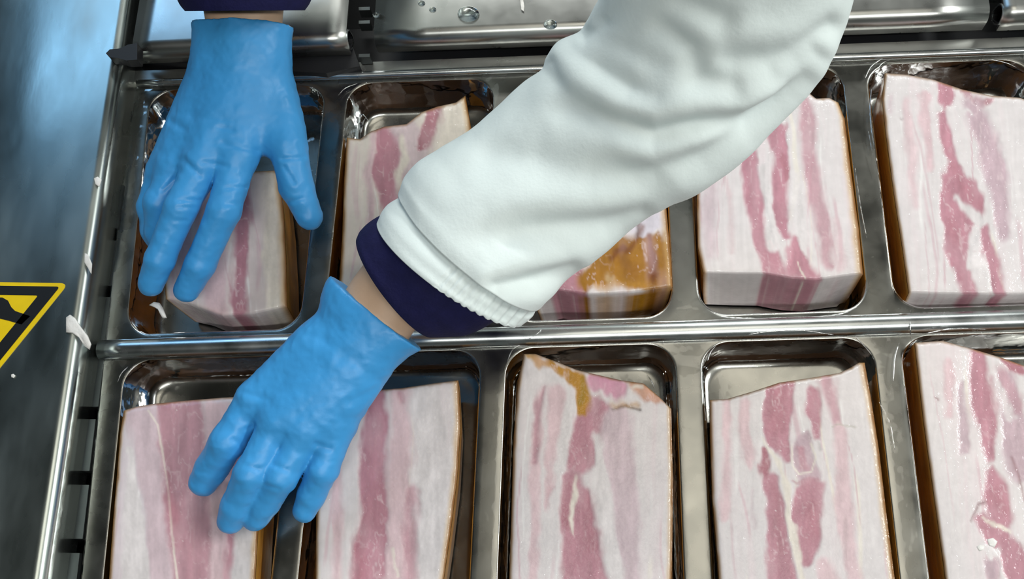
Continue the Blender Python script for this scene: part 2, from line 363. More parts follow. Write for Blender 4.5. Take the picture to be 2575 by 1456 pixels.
def slab(label, top, right, bottom, left, streaks, seed, zt=0.004, front=0.006, base=FATC, nu=120, nv=190, rl=(165, 95, 26), rr=(196, 132, 50), depth=0.0445, rimw=11, fibre=1.0, dl=0.0045, dr=0.0045):
    T, Rt, B, Lf = resample(top, nu), resample(right, nv), resample(bottom, nu), resample(left, nv)
    u = np.linspace(0, 1, nu)[None, :, None]; v = np.linspace(0, 1, nv)[:, None, None]
    P = (1 - v) * T[None] + v * B[None] + (1 - u) * Lf[:, None] + u * Rt[:, None] - ((1 - u) * (1 - v) * T[0] + u * (1 - v) * T[-1] + (1 - u) * v * B[0] + u * v * B[-1])
    px = P.reshape(-1, 2)
    uu = np.broadcast_to(u, (nv, nu, 1)).ravel(); vv = np.broadcast_to(v, (nv, nu, 1)).ravel()
    # colours of fat and lean
    wq = px + np.c_[fbm(px / [60, 130], seed, 3), fbm(px / [60, 130], seed + 9, 3)] * [13, 18]
    hf = np.c_[fbm(px / [16, 34], seed + 3, 3), fbm(px / [18, 28], seed + 4, 3)] * [6, 8]; wq = wq + hf; fn = px + hf * 0.35
    col = np.tile(lin(base), (len(px), 1)).astype(float)
    band = fbm(np.c_[uu * 22 + 0.6 * vnoise(px / 90, seed), vv * 1.6], seed + 20, 2)            # faint lengthwise fat layers
    col *= (1 + 0.05 * band * fibre)[:, None]; k = np.clip(band + 0.1, 0, 1)[:, None] * 0.30 * fibre; col = col * (1 - k) + lin((206, 178, 184)) * k; k = np.clip(fbm(np.c_[uu * 60, vv * 5], seed + 25, 2) - 0.35, 0, 1)[:, None] * 0.5; col = col * (1 - k) + lin((228, 222, 220)) * k
    depthmask = np.zeros(len(px)); rg = np.random.RandomState(seed * 7 + 1)
    for i in range(18):                                                                         # thin natural layers running the length of the slab
        u0, v0, vl, wd_ = rg.rand(), rg.rand() * 0.8, 0.15 + rg.rand() * 0.6, 2 + 6 * rg.rand() ** 2
        path = u0 + 0.035 * np.sin(vv * (3 + 4 * rg.rand()) + rg.rand() * 6) + 0.012 * vnoise(np.c_[vv * 9, np.full(len(vv), i)], seed + 90)
        k = (1 - sstep(0.3, 1.3, np.abs(uu - path) * 400 / (wd_ * (1 + 0.5 * vnoise(np.c_[vv * 6, np.full(len(vv), i + .5)], seed + 91))))) * sstep(0, .08, vv - v0) * (1 - sstep(-.08, 0, vv - v0 - vl)) * (0.35 + 0.4 * rg.rand())
        c = lin([(206, 176, 182), (232, 228, 226), (196, 160, 168), (226, 216, 202)][rg.randint(4)]); col = col * (1 - k[:, None]) + c * k[:, None]
    for s in streaks:
        c, pts = s[0], s[1]; soft = s[2] if len(s) > 2 else 7.0; op = s[3] if len(s) > 3 else 1.0
        d, e = polydist(wq if len(s) <= 4 else fn, pts)
        sf = soft * (1.15 + 0.75 * vnoise(px / [30, 60], seed + 33)); k = (1 - sstep(0, 1, ((d - e[:, 0]) / sf + 1) / 2)) * op
        cc = np.tile(lin(c), (len(px), 1)) * (1 + 0.16 * fbm(px / [16, 60], seed + 31, 3)[:, None] + 0.06 * vnoise(px / [4, 6], seed + 32)[:, None])
        pl = np.clip(fbm(px / [34, 90], seed + 34, 2), 0, 1)[:, None] * 0.45; cc = cc * (1 - pl) + lin((206, 174, 180)) * pl if sum(c) < 520 else cc
        col = col * (1 - k[:, None]) + cc * k[:, None]
        if sum(c) < 520: depthmask = np.maximum(depthmask, k)
    # fine pale threads in the lean
    th = np.abs(fbm(np.c_[px[:, 0] / 26, px[:, 1] / 60], seed + 50, 3)); k = (1 - sstep(0.0, 0.07, th)) * depthmask * 0.45 * np.clip(0.6 + vnoise(px / 50, seed + 52), 0, 1)
    col = col * (1 - k[:, None]) + lin((222, 200, 202)) * k[:, None]
    # grains: pale specks, short fibres, a few pores
    sp = vnoise(px / [5, 6], seed + 80) * 0.6 + vnoise(px / 2.6, seed + 81) * 0.5
    k = sstep(0.62, 0.85, sp)[:, None] * (0.25 + 0.35 * depthmask[:, None]); col = col * (1 - k) + lin((232, 222, 222)) * k
    k = (sstep(0.66, 0.9, vnoise(px / [6, 8], seed + 83) * 0.7 + vnoise(px / 70, seed + 84) * 0.4) * 0.35)[:, None]; col = col * (1 - k) + lin((160, 120, 122)) * k
    fi = fbm(np.c_[px[:, 0] / 6 + 1.5 * vnoise(px / 80, seed), px[:, 1] / 90], seed + 85, 2); col *= (1 + 0.045 * fi)[:, None]
    # tan edge next to the rind
    for w_, wd_ in ((uu, rimw * 0.9), (1 - uu, rimw * 1.9)):
        width = np.linalg.norm(T[-1] - T[0]); dd = w_ * width + 2.5 * vnoise(px / [12, 30], seed + 13)
        k = (1 - sstep(0, wd_, dd))[:, None]; g = sstep(0, wd_ * 0.6, dd)[:, None]
        col = col * (1 - k) + (lin((128, 80, 24)) * (1 - g) + lin((196, 156, 92)) * g) * k
    width = np.linalg.norm(T[-1] - T[0]); ln = np.linalg.norm(Lf[-1] - Lf[0])
    k = (1 - sstep(0, 8, vv * ln + 3 * vnoise(px / 9, seed + 8))) * 0.7; col = col * (1 - k[:, None]) + lin((150, 108, 52)) * k[:, None]
    # relief
    ed = np.minimum(np.minimum(uu, 1 - uu) * width, np.minimum(vv, 1 - vv) * ln) / 3400.0
    z = zt + 0.0008 * fbm(px / 130, seed + 40, 2) - 0.0004 * depthmask - 0.0025 * np.exp(-ed / 0.0012)
    top3 = U(px, z)
    # boundary loop and sides
    idx = np.arange(nu * nv).reshape(nv, nu)
    loops = {'left': idx[:, 0], 'right': idx[:, -1], 'front': idx[-1, :], 'back': idx[0, :]}
    root = empty('bacon_block', label, 'bacon', tuple(top3[idx[nv // 2, nu // 2]] - np.array([0, 0, zt + depth])), 'smoked bacon slabs in the mould pockets')
    nl = 9; zb = -depth + 0.0008
    def side(loop):
        vs_, cs = [], []
        for i, t in enumerate(np.linspace(0, 1, nl)):
            p = top3[loop].copy(); tt = t
            bul = math.sin(math.pi * t) * 0.0006
            p[:, 0] += (uu[loop] * -dr + (1 - uu[loop]) * dl) * t + (uu[loop] - 0.5) * bul
            p[:, 1] += ((1 - vv[loop]) * -0.005 - vv[loop] * front) * t
            p[:, 2] = p[:, 2] * (1 - t) + zb * t
            if i > 0: p = clamp_cell(p, SLABN[0] % 5, SLABN[0] // 5, 0.0008 + 0.0032 * t * t + (0.004 if i == nl - 1 else 0))
            vs_.append(p)
        return np.array(vs_)
    V = [top3]; Fc = grid_faces(nv, nu); Cc = [col]; off = len(top3)
    for nm in ('front', 'back'):
        s = side(loops[nm]); vs_ = s[1:].reshape(-1, 3); n = nu
        rowtop = loops[nm]
        base_c = col[rowtop] if nm == 'front' else np.tile(lin((104, 66, 30)), (n, 1))
        if nm == 'front': base_c = col[rowtop - 5 * nu]
        cs = np.concatenate([base_c * (1 + 0.10 * vnoise(np.c_[np.arange(n) / 5.0, np.full(n, i * 0.9)], seed + 60 + i)[:, None]) for i in range(1, nl)])
        Fc += [(rowtop[j], rowtop[j + 1], off + j + 1, off + j) for j in range(n - 1)]
        Fc += grid_faces(nl - 1, n, off=off); V.append(vs_); Cc.append(cs); off += len(vs_)
    meat = fixnormals(obj('meat', np.concatenate(V), Fc, MEAT, root, True, np.concatenate(Cc)))
    for nm, rc in (('left', rl), ('right', rr)):
        s = side(loops[nm]); s[:, :, 2] -= 0.0; n = nv; vs_ = s.reshape(-1, 3)
        out = -1 if nm == 'left' else 1
        cs = []
        for i, t in enumerate(np.linspace(0, 1, nl)):
            nz = vnoise(np.c_[np.arange(n) / 16.0, np.full(n, t * 3)], seed + 70)
            rim = math.exp(-t / 0.10)
            cs.append(lin(rc) * (1 - rim) * (1 + 0.35 * nz[:, None]) + lin((184, 136, 66)) * rim)
        vs_[:, 0] += out * 0.0002
        r = fixnormals(obj('rind', vs_, grid_faces(nl, n), RIND, root, True, np.concatenate(cs)))
        r['label'] = 'amber brown smoked skin'
    SLABN[0] += 1
    return root

slab('bacon slab gripped by the upper gloved hand at the far left', 
     [(428, 448), (520, 436), (620, 432), (702, 428)], [(702, 428), (714, 540), (720, 660), (722, 772)], [(418, 752), (470, 762), (560, 795), (640, 790), (722, 772)], [(428, 448), (416, 560), (410, 660), (418, 752)],
     [(LITE, [(520, 440, 30), (530, 600, 34), (540, 780, 30)]), (LEAN, [(600, 440, 18), (605, 600, 24), (600, 780, 20)]), (MAUVE, [(470, 460, 12), (465, 740, 16)]), (CREAM, [(680, 440, 24), (690, 760, 26)], 14)], 11, front=0.004, base=(212, 198, 196))
slab('bacon slab with ragged sloping upper end just right of the upper gloved hand',
     [(873, 346), (905, 350), (932, 331), (968, 318), (1022, 312), (1060, 282), (1100, 268), (1146, 258), (1170, 240)], [(1170, 240), (1186, 330), (1194, 450), (1194, 600), (1190, 765)], [(850, 770), (960, 772), (1080, 772), (1190, 765)], [(873, 346), (866, 450), (861, 600), (850, 770)],
     [(LEAN, [(960, 335, 22), (980, 380, 40), (975, 440, 44), (985, 480, 36), (1000, 540, 40), (1000, 700, 42)]), (MAUVE, [(1010, 320, 34), (1045, 360, 36), (1035, 480, 34)], 10, .8), (DEEP, [(1098, 282, 16), (1082, 325, 19), (1064, 368, 11)], 5), (CREAM, [(1150, 262, 22), (1142, 330, 34), (1130, 420, 44), (1130, 700, 44)], 12), (CREAM, [(1012, 352, 8), (1022, 395, 9), (1004, 430, 9), (1010, 476, 7)], 5), (LITE, [(938, 340, 5), (925, 480, 10), (930, 600, 10)], 6), (DEEP, [(1030, 440, 9), (1042, 490, 9)], 5), (DARK, [(880, 352, 1), (905, 353, 2), (935, 334, 1)], 3, .7)], 12, zt=-0.004, base=(214, 204, 194))
slab('bacon slab with golden smoked patch half hidden beneath the white sleeve',
     [(1335, 250), (1450, 245), (1560, 240), (1652, 232)], [(1652, 232), (1664, 380), (1676, 530), (1688, 660), (1691, 722)], [(1338, 742), (1400, 732), (1480, 742), (1580, 738), (1691, 722)], [(1335, 250), (1325, 420), (1325, 600), (1338, 742)],
     [(LEAN, [(1400, 260, 30), (1420, 500, 40), (1430, 720, 45)]), ((152, 102, 18), [(1480, 705, 26), (1520, 685, 40), (1580, 668, 66), (1640, 665, 66), (1690, 672, 56)], 8), ((205, 196, 204), [(1610, 575, 26), (1660, 560, 30)], 6), (BROWN, [(1632, 600, 6), (1640, 650, 12), (1645, 725, 12)], 8), (BROWN, [(1672, 600, 4), (1680, 725, 6)], 8, .6), ((190, 160, 120), [(1525, 706, 10), (1540, 716, 8)], 6, .7), (BROWN, [(1540, 660, 8), (1600, 610, 7), (1612, 570, 5)], 7, .8), (BROWN, [(1560, 640, 14), (1590, 690, 12)], 16, .35), (DARK, [(1606, 562, 4), (1600, 600, 2)], 5, .8), (GOLD, [(1500, 730, 10), (1660, 720, 8)], 8, .5)], 13, front=0.007, rr=(196, 116, 18))
slab('upper row bacon slab half covered by the sleeve, beside the upper right corner slab',
     [(1790, 232), (1880, 225), (1970, 222), (2035, 234), (2052, 248), (2085, 246), (2108, 258)], [(2108, 258), (2124, 300), (2140, 430), (2160, 580), (2170, 690)], [(1768, 688), (1850, 690), (1920, 690), (1990, 702), (2050, 706), (2120, 696), (2170, 690)], [(1790, 232), (1764, 380), (1752, 500), (1755, 620), (1768, 688)],
     [(LEAN, [(1872, 300, 16), (1880, 420, 24), (1898, 520, 26), (1918, 600, 26), (1934, 655, 22), (1950, 700, 22)], 6), (LEAN, [(1945, 330, 24), (1955, 400, 16), (1962, 470, 20), (1966, 540, 20), (1976, 596, 10)], 6), (FATC, [(1918, 410, 8), (1926, 480, 12), (1934, 560, 13), (1942, 620, 15)], 6), (LEAN, [(1998, 604, 10), (2000, 640, 26), (2008, 670, 40), (2014, 705, 50)], 7), (LEAN, [(2018, 250, 10), (2028, 320, 24), (2040, 400, 22), (2052, 470, 19), (2064, 540, 17), (2078, 600, 18), (2086, 650, 16)], 9, .75), (MAUVE, [(1790, 430, 16), (1785, 540, 18), (1790, 640, 12)], 14, .8), (LITE, [(1822, 420, 5), (1836, 540, 5), (1845, 640, 4)], 6, .6), (FATC, [(1990, 440, 20), (2005, 520, 20), (2030, 600, 18)], 8, .8), (DEEP, [(1960, 400, 7), (1968, 440, 7)], 5, .8), (LITE, [(2100, 560, 8), (2120, 670, 12)], 10, .6), (CREAM, [(2000, 660, 2), (2030, 700, 3)], 2, .8)], 14, front=0.0085)
slab('bacon slab with dark amber skin edge in the upper right corner',
     [(2226, 184), (2282, 188), (2346, 200), (2420, 225), (2490, 240), (2566, 246), (2606, 262)], [(2606, 262), (2632, 420), (2656, 600), (2670, 738)], [(2285, 738), (2340, 740), (2450, 742), (2560, 742), (2670, 738)], [(2226, 184), (2218, 250), (2228, 340), (2248, 490), (2270, 630), (2285, 738)],
     [(LITE, [(2288, 250, 9), (2286, 340, 14), (2292, 420, 14), (2300, 520, 8)], 8, .8), (LITE, [(2324, 240, 10), (2328, 330, 13), (2334, 430, 10)], 7), (LEAN, [(2375, 215, 22), (2378, 250, 22), (2382, 268, 12)], 6), (DEEP, [(2425, 232, 6), (2455, 242, 12), (2490, 248, 5)], 6, .8), (LEAN, [(2372, 290, 10), (2382, 350, 17), (2388, 392, 16)], 8), (LEAN, [(2396, 404, 10), (2404, 450, 38), (2420, 500, 54), (2416, 560, 50), (2404, 610, 40), (2412, 660, 28), (2424, 700, 24), (2438, 745, 22)], 7), (DEEP, [(2395, 420, 8), (2440, 480, 12), (2470, 530, 10)], 12, .5), (DEEP, [(2390, 560, 16), (2400, 600, 18)], 12, .5), (FATC, [(2412, 488, 4), (2440, 530, 9), (2462, 560, 12), (2450, 600, 16), (2446, 660, 18)], 5), (LEAN, [(2474, 580, 10), (2484, 640, 18), (2506, 710, 20), (2515, 745, 22)], 7), (GREY, [(2446, 255, 22), (2478, 340, 26), (2500, 420, 26), (2520, 510, 24), (2530, 590, 18)], 10), (FATC, [(2386, 276, 4), (2410, 286, 8), (2440, 272, 3)], 5, .9), (FATC, [(2460, 640, 8), (2480, 700, 6), (2500, 745, 5)], 5, .9), (GREY, [(2230, 240, 5), (2236, 275, 5)], 9, .6), ((150, 130, 134), [(2266, 292, 2), (2272, 294, 2)], 4, .7)], 15, zt=0.005, front=0.007, dl=0.003, rl=(186, 104, 24))
slab('pale mauve bacon slab at the lower left below the side panel',
     [(312, 1032), (345, 1022), (382, 1016), (460, 1008), (560, 1000), (672, 994)], [(672, 994), (664, 1120), (652, 1280), (642, 1456), (636, 1600)], [(262, 1605), (380, 1610), (500, 1610), (636, 1600)], [(312, 1032), (303, 1090), (296, 1180), (286, 1300), (275, 1456), (262, 1605)],
     [(MAUVE, [(350, 1040, 34), (370, 1090, 40), (380, 1200, 30), (395, 1330, 30), (410, 1600, 34)], 8), ((178, 130, 140), [(450, 1020, 60), (470, 1150, 66), (480, 1300, 64), (500, 1456, 66), (500, 1600, 66)], 8, .9), (FATC, [(325, 1130, 10), (330, 1240, 18), (335, 1340, 26), (345, 1456, 34), (345, 1600, 34)], 5), (CREAM, [(372, 1032, 2), (396, 1068, 2), (408, 1130, 2), (424, 1240, 2), (432, 1340, 3), (446, 1456, 3)], 2, .8, 1), (DEEP, [(420, 1180, 4), (436, 1290, 12), (446, 1370, 12)], 10, .6), (DEEP, [(390, 1025, 6), (420, 1030, 16)], 10, .5), (LITE, [(545, 1030, 30), (560, 1300, 30), (565, 1600, 24)], 10), (LEAN, [(590, 1100, 10), (580, 1500, 12)], 8), (FATC, [(642, 1010, 22), (625, 1250, 24), (608, 1456, 26), (600, 1600, 26)], 9)], 16, base=(206, 194, 198), rl=(96, 66, 28))
slab('bacon slab lying under the fingers of the lower gloved hand',
     [(822, 992), (900, 984), (1010, 976), (1090, 964), (1152, 956)], [(1152, 956), (1158, 1060), (1150, 1200), (1134, 1330), (1116, 1456), (1100, 1600)], [(790, 1605), (900, 1608), (1000, 1608), (1100, 1600)], [(822, 992), (806, 1120), (796, 1280), (794, 1456), (790, 1605)],
     [(LITE, [(1010, 990, 26), (1010, 1200, 32), (1000, 1456, 34), (990, 1600, 34)], 12), (LEAN, [(940, 990, 30), (940, 1150, 36), (935, 1330, 38), (930, 1456, 40), (930, 1600, 40)], 9), (DEEP, [(900, 1360, 18), (905, 1456, 22)], 12, .6), (FATC, [(1080, 980, 34), (1090, 1150, 44), (1080, 1320, 40), (1070, 1456, 34), (1050, 1600, 34)], 9), (LEAN, [(1040, 1240, 12), (1030, 1456, 16)], 10, .7), (LITE, [(850, 1000, 12), (840, 1456, 14)], 10), (CREAM, [(985, 1380, 3), (1000, 1456, 4)], 3, .7), (DEEP, [(1010, 1000, 5), (1018, 1014, 6)], 6, .7)], 17)
slab('bacon slab with mustard gold ragged upper end in the lower middle pocket',
     [(1318, 890), (1346, 890), (1400, 910), (1450, 930), (1500, 942), (1560, 956), (1618, 964), (1660, 1000), (1688, 1028)], [(1688, 1028), (1692, 1200), (1691, 1350), (1689, 1456), (1686, 1600)], [(1272, 1608), (1400, 1612), (1550, 1612), (1686, 1600)], [(1318, 890), (1303, 960), (1292, 1100), (1286, 1300), (1281, 1456), (1272, 1608)],
     [(LITE, [(1358, 1000, 10), (1348, 1150, 14), (1342, 1300, 14), (1335, 1500, 12)], 7), (LEAN, [(1366, 985, 7), (1352, 1030, 9), (1344, 1160, 8)], 6, .7), (LITE, [(1400, 985, 22), (1392, 1100, 15), (1384, 1220, 10), (1376, 1300, 3)], 7), (LEAN, [(1388, 1230, 5), (1378, 1290, 4)], 6, .5), (LEAN, [(1490, 1030, 34), (1470, 1090, 34), (1456, 1150, 34)], 8), (LEAN, [(1440, 1200, 26), (1452, 1280, 44), (1466, 1380, 54), (1478, 1500, 58), (1480, 1600, 58)], 7), (DEEP, [(1425, 1220, 10), (1424, 1320, 12)], 10, .7), (DEEP, [(1480, 1260, 20), (1500, 1380, 22)], 20, .45), (MAUVE, [(1545, 1060, 42), (1560, 1150, 40), (1578, 1280, 34), (1590, 1450, 24), (1590, 1600, 20)], 10), (FATC, [(1494, 1090, 8), (1510, 1170, 15), (1528, 1280, 16), (1545, 1380, 14), (1560, 1500, 10)], 6), (CREAM, [(1452, 1190, 3), (1448, 1240, 7), (1436, 1310, 6), (1440, 1345, 3)], 4), (FATC, [(1428, 1010, 14), (1420, 1110, 15), (1408, 1180, 14)], 6), (FATC, [(1340, 940, 26), (1380, 950, 20)], 9), ((196, 152, 96), [(1335, 900, 14), (1370, 912, 12)], 6), (GOLD, [(1385, 912, 8), (1425, 930, 18), (1455, 955, 22), (1462, 1000, 18), (1462, 1026, 10)], 6), ((150, 116, 24), [(1466, 950, 8), (1462, 1000, 9)], 8, .8), ((196, 140, 160), [(1500, 962, 22), (1545, 976, 26)], 6), ((198, 150, 128), [(1590, 968, 14), (1625, 985, 22), (1655, 1010, 12)], 7), (CREAM, [(1590, 975, 6), (1610, 968, 5)], 4, .8), (DARK, [(1538, 1030, 1), (1558, 1024, 3), (1574, 1020, 4), (1590, 1026, 2), (1610, 1030, 3)], 4, .9, 1), (GOLD, [(1530, 1014, 6), (1600, 1018, 7)], 8, .6), (DARK, [(1664, 1006, 3), (1682, 1024, 3)], 4, .8)], 18, rl=(170, 110, 36), rr=(176, 112, 40))
slab('bacon slab with deep red lean centre and nicked upper right corner',
     [(1785, 1006), (1830, 1003), (1900, 982), (1960, 962), (2040, 950), (2110, 938), (2140, 924), (2160, 912), (2174, 912)], [(2174, 912), (2190, 1000), (2210, 1130), (2230, 1300), (2250, 1456), (2266, 1600)], [(1818, 1608), (1950, 1612), (2100, 1612), (2266, 1600)], [(1785, 1006), (1786, 1100), (1791, 1250), (1804, 1400), (1818, 1608)],
     [(LITE, [(1830, 1012, 11), (1828, 1150, 11), (1824, 1300, 10)], 7), (LITE, [(1884, 1010, 14), (1878, 1080, 19), (1886, 1150, 12), (1890, 1170, 5)], 6), (LEAN, [(1966, 968, 34), (1960, 1050, 34), (1958, 1110, 26), (1968, 1150, 12)], 5), (DEEP, [(1962, 980, 16), (1958, 1080, 18)], 14, .5), (DEEP, [(1924, 1140, 10), (1918, 1170, 15), (1922, 1200, 10)], 5), (LEAN, [(1936, 1215, 22), (1950, 1300, 28), (1960, 1380, 28), (1976, 1456, 30), (1990, 1600, 30)], 6), (DEEP, [(1945, 1230, 12), (1960, 1370, 14)], 14, .5), (LEAN, [(2044, 990, 18), (2040, 1050, 18), (2052, 1095, 9)], 6), (GREY, [(2020, 1110, 20), (2018, 1150, 28), (2030, 1185, 24)], 6), (LEAN, [(2014, 1130, 10), (2020, 1165, 12)], 6, .8), (CREAM, [(1992, 1120, 2), (1992, 1170, 2), (2010, 1192, 2), (2040, 1185, 2), (2052, 1150, 2), (2040, 1115, 2)], 2, .9, 1), (DEEP, [(1990, 1198, 3), (2015, 1206, 5), (2050, 1195, 3)], 4, .6), (LEAN, [(2035, 1230, 34), (2032, 1300, 38), (2030, 1360, 30), (2026, 1400, 16)], 7), (DEEP, [(2040, 1280, 20), (2035, 1340, 18)], 16, .6), (LEAN, [(2080, 955, 18), (2090, 1010, 16), (2104, 1070, 12)], 8, .75), (LITE, [(2108, 1080, 17), (2116, 1200, 20), (2128, 1330, 19), (2150, 1456, 20), (2170, 1600, 18)], 9), (LITE, [(2070, 1420, 20), (2090, 1500, 28)], 10), ((190, 180, 180), [(2056, 1112, 3), (2060, 1124, 4)], 5, .9), (CREAM, [(1925, 1110, 2), (1950, 1165, 5), (1980, 1215, 7), (1985, 1290, 8), (2000, 1370, 8), (2020, 1456, 6)], 4, .9), ((170, 164, 150), [(2092, 1072, 1), (2112, 1066, 2), (2150, 1074, 2)], 3, .6, 1), (DARK, [(2126, 928, 2), (2140, 926, 2), (2150, 914, 2)], 3, .8, 1), (GREY, [(1884, 1230, 3), (1892, 1330, 3)], 6, .5)], 19, rl=(150, 104, 44))
slab('bacon slab with thick amber skin edge in the lower right corner',
     [(2300, 862), (2370, 857), (2440, 876), (2520, 900), (2576, 920), (2650, 946)], [(2650, 946), (2684, 1150), (2716, 1380), (2744, 1600)], [(2394, 1608), (2500, 1612), (2620, 1612), (2744, 1600)], [(2300, 862), (2304, 900), (2322, 1058), (2345, 1221), (2374, 1430), (2394, 1608)],
     [(LITE, [(2385, 900, 8), (2390, 940, 12), (2384, 1040, 8)], 7), (GREY, [(2420, 960, 8), (2424, 1050, 14), (2430, 1140, 10)], 7, .9), (LEAN, [(2462, 896, 20), (2468, 960, 26), (2476, 1040, 28), (2488, 1110, 20), (2496, 1150, 10)], 7), (DEEP, [(2530, 905, 10), (2556, 925, 20), (2572, 940, 14)], 8), (GREY, [(2530, 960, 26), (2548, 1080, 28), (2560, 1180, 24)], 9), (LEAN, [(2520, 940, 14), (2560, 1040, 16)], 10, .5), (FATC, [(2500, 940, 4), (2520, 1000, 8), (2540, 1060, 10)], 5, .8), (LEAN, [(2490, 1180, 10), (2504, 1230, 28), (2520, 1290, 30)], 7), (DEEP, [(2500, 1240, 12), (2530, 1280, 14)], 12, .7), (LEAN, [(2470, 1290, 14), (2500, 1330, 26), (2540, 1380, 36), (2570, 1450, 40), (2590, 1600, 44)], 8), (CREAM, [(2475, 1290, 2), (2500, 1310, 5), (2540, 1325, 4)], 4, .9), (FATC, [(2470, 1370, 10), (2500, 1385, 12)], 6), (GREY, [(2490, 1420, 18), (2500, 1500, 18)], 8), ((120, 70, 76), [(2440, 1310, 1), (2460, 1268, 3), (2480, 1262, 2)], 4, .8, 1), ((130, 84, 88), [(2545, 1150, 2), (2565, 1210, 3), (2575, 1260, 2)], 4, .7, 1), ((140, 100, 104), [(2350, 1000, 1), (2358, 1004, 3)], 4, .8, 1), (LITE, [(2640, 1000, 24), (2690, 1500, 30)], 12)], 20, zt=0.005, dl=0.003, rl=(196, 108, 22))

# ------------------------------------------------------------------ gloves (signed distance, surface nets)
def capsule(p, a, b, ra, rb):
    d = b - a; t = np.clip(((p - a) @ d) / max(d @ d, 1e-12), 0, 1)
    return np.linalg.norm(p - a - t[..., None] * d, axis=-1) - (ra + (rb - ra) * t)
def smin(a, b, k):
    h = np.clip(0.5 + 0.5 * (b - a) / k, 0, 1); return b * (1 - h) + a * h - k * h * (1 - h)
def surface_nets(g, org, h):
    nx, ny, nz = g.shape; s = g < 0
    cs = np.zeros((nx - 1, ny - 1, nz - 1), np.int8)
    for dx in (0, 1):
        for dy in (0, 1):
            for dz in (0, 1): cs += s[dx:nx - 1 + dx, dy:ny - 1 + dy, dz:nz - 1 + dz]
    act = (cs > 0) & (cs < 8); ids = -np.ones(act.shape, np.int64); I = np.argwhere(act); ids[act] = np.arange(len(I))
    acc = np.zeros((len(I), 3)); cnt = np.zeros(len(I))
    corners = [(a, b, c) for a in (0, 1) for b in (0, 1) for c in (0, 1)]
    for c0 in corners:
        for ax in range(3):
            if c0[ax]: continue
            c1 = list(c0); c1[ax] = 1
            A = g[I[:, 0] + c0[0], I[:, 1] + c0[1], I[:, 2] + c0[2]]; B = g[I[:, 0] + c1[0], I[:, 1] + c1[1], I[:, 2] + c1[2]]
            m = (A < 0) != (B < 0); t = np.where(m, A / np.where(m, A - B, 1), 0)
            p = np.tile(np.array(c0, float), (len(I), 1)); p[:, ax] += t
            acc[m] += p[m]; cnt[m] += 1
    v = org + (I + acc / cnt[:, None]) * h
    F_ = []
    for ax in range(3):
        o1, o2 = [(1, 2), (2, 0), (0, 1)][ax]
        sl0 = [slice(1, -1)] * 3; sl0[ax] = slice(0, -1)
        A = s[tuple(slice(1, -1) if k != ax else slice(0, -1) for k in range(3))]; B = s[tuple(slice(1, -1) if k != ax else slice(1, None) for k in range(3))]
        E = np.argwhere(A != B); sg = A[tuple(E.T)]
        E = E + np.array([1 if k != ax else 0 for k in range(3)])
        def cid(d1, d2):
            q = E.copy(); q[:, o1] -= d1; q[:, o2] -= d2; return ids[tuple(q.T)]
        quad = np.stack([cid(1, 1), cid(0, 1), cid(0, 0), cid(1, 0)], 1)
        quad[~sg] = quad[~sg][:, ::-1]; F_.append(quad)
    return v, np.concatenate(F_)
def vnormals(v, f):
    n = np.zeros_like(v); f = np.asarray(f)
    fn = np.cross(v[f[:, 2]] - v[f[:, 0]], v[f[:, 3]] - v[f[:, 1]])
    for k in range(4): np.add.at(n, f[:, k], fn)
    return n / np.maximum(np.linalg.norm(n, axis=1), 1e-12)[:, None]
def grooves(v, n, lines, wide=1.0, ridge=0.45):
    """carve creases (polylines of pixel x, y, width, depth) into the side that faces the viewer's side"""
    p = proj(v); k = sstep(0.0, 0.35, np.einsum('ij,ij->i', n, (CAM - v) / np.linalg.norm(CAM - v, axis=1)[:, None]))
    out = np.zeros(len(v))
    for L in lines:
        d, e = polydist(p, L); w = e[:, 0] * wide
        out += e[:, 1] * (-np.exp(-(d / w) ** 2) + ridge * np.exp(-((d - 2.0 * w) / (1.3 * w)) ** 2))
    return v + n * (out * k)[:, None]
def glove(fingers, palm, cuff, cuffplane, h=0.0013, creases=(), kp=0.011):
    """fingers: list of [(px,py,z,r)...]; palm: list of ((px,py,z,r),(px,py,z,r))"""
    W3 = lambda q: U1(q[0], q[1], q[2])
    pts = np.array([W3(q) for fgr in fingers for q in fgr] + [W3(q) for c in palm + cuff for q in c])
    lo = pts.min(0) - 0.030; hi = pts.max(0) + 0.030
    n = np.ceil((hi - lo) / h).astype(int)
    ax = [lo[k] + np.arange(n[k]) * h for k in range(3)]
    G = np.stack(np.meshgrid(*ax, indexing='ij'), -1)
    dp = None
    for a, b in palm + cuff:
        d = capsule(G, W3(a), W3(b), a[3], b[3]); dp = d if dp is None else smin(dp, d, kp)
    df = None
    for fgr in fingers:
        d1 = None
        for a, b in zip(fgr[:-1], fgr[1:]):
            d = capsule(G, W3(a), W3(b), a[3], b[3]); d1 = d if d1 is None else smin(d1, d, 0.003)
        df = d1 if df is None else smin(df, d1, 0.0012)
    d = smin(dp, df, 0.006)
    if cuffplane is not None:
        o, nn = cuffplane; d = np.maximum(d, (G - o) @ nn)
    v, f = surface_nets(d, lo, h)
    for _ in range(3):                                                     # light smoothing
        nb = np.zeros_like(v); c = np.zeros(len(v))
        for i in range(4):
            a, b = f[:, i], f[:, (i + 1) % 4]; np.add.at(nb, a, v[b]); np.add.at(nb, b, v[a]); np.add.at(c, a, 1); np.add.at(c, b, 1)
        v = v * 0.5 + 0.5 * nb / np.maximum(c, 1)[:, None]
    nr = vnormals(v, f)
    v = v + nr * (0.00035 * fbm(v * [180, 180, 180], 5, 2) * 1.0)[:, None]
    v = grooves(v, nr, creases)
    return v, f

person = empty('person', 'person in a white coat reaching in with both hands in blue gloves', 'person', (0.05, 0.75, -0.95))
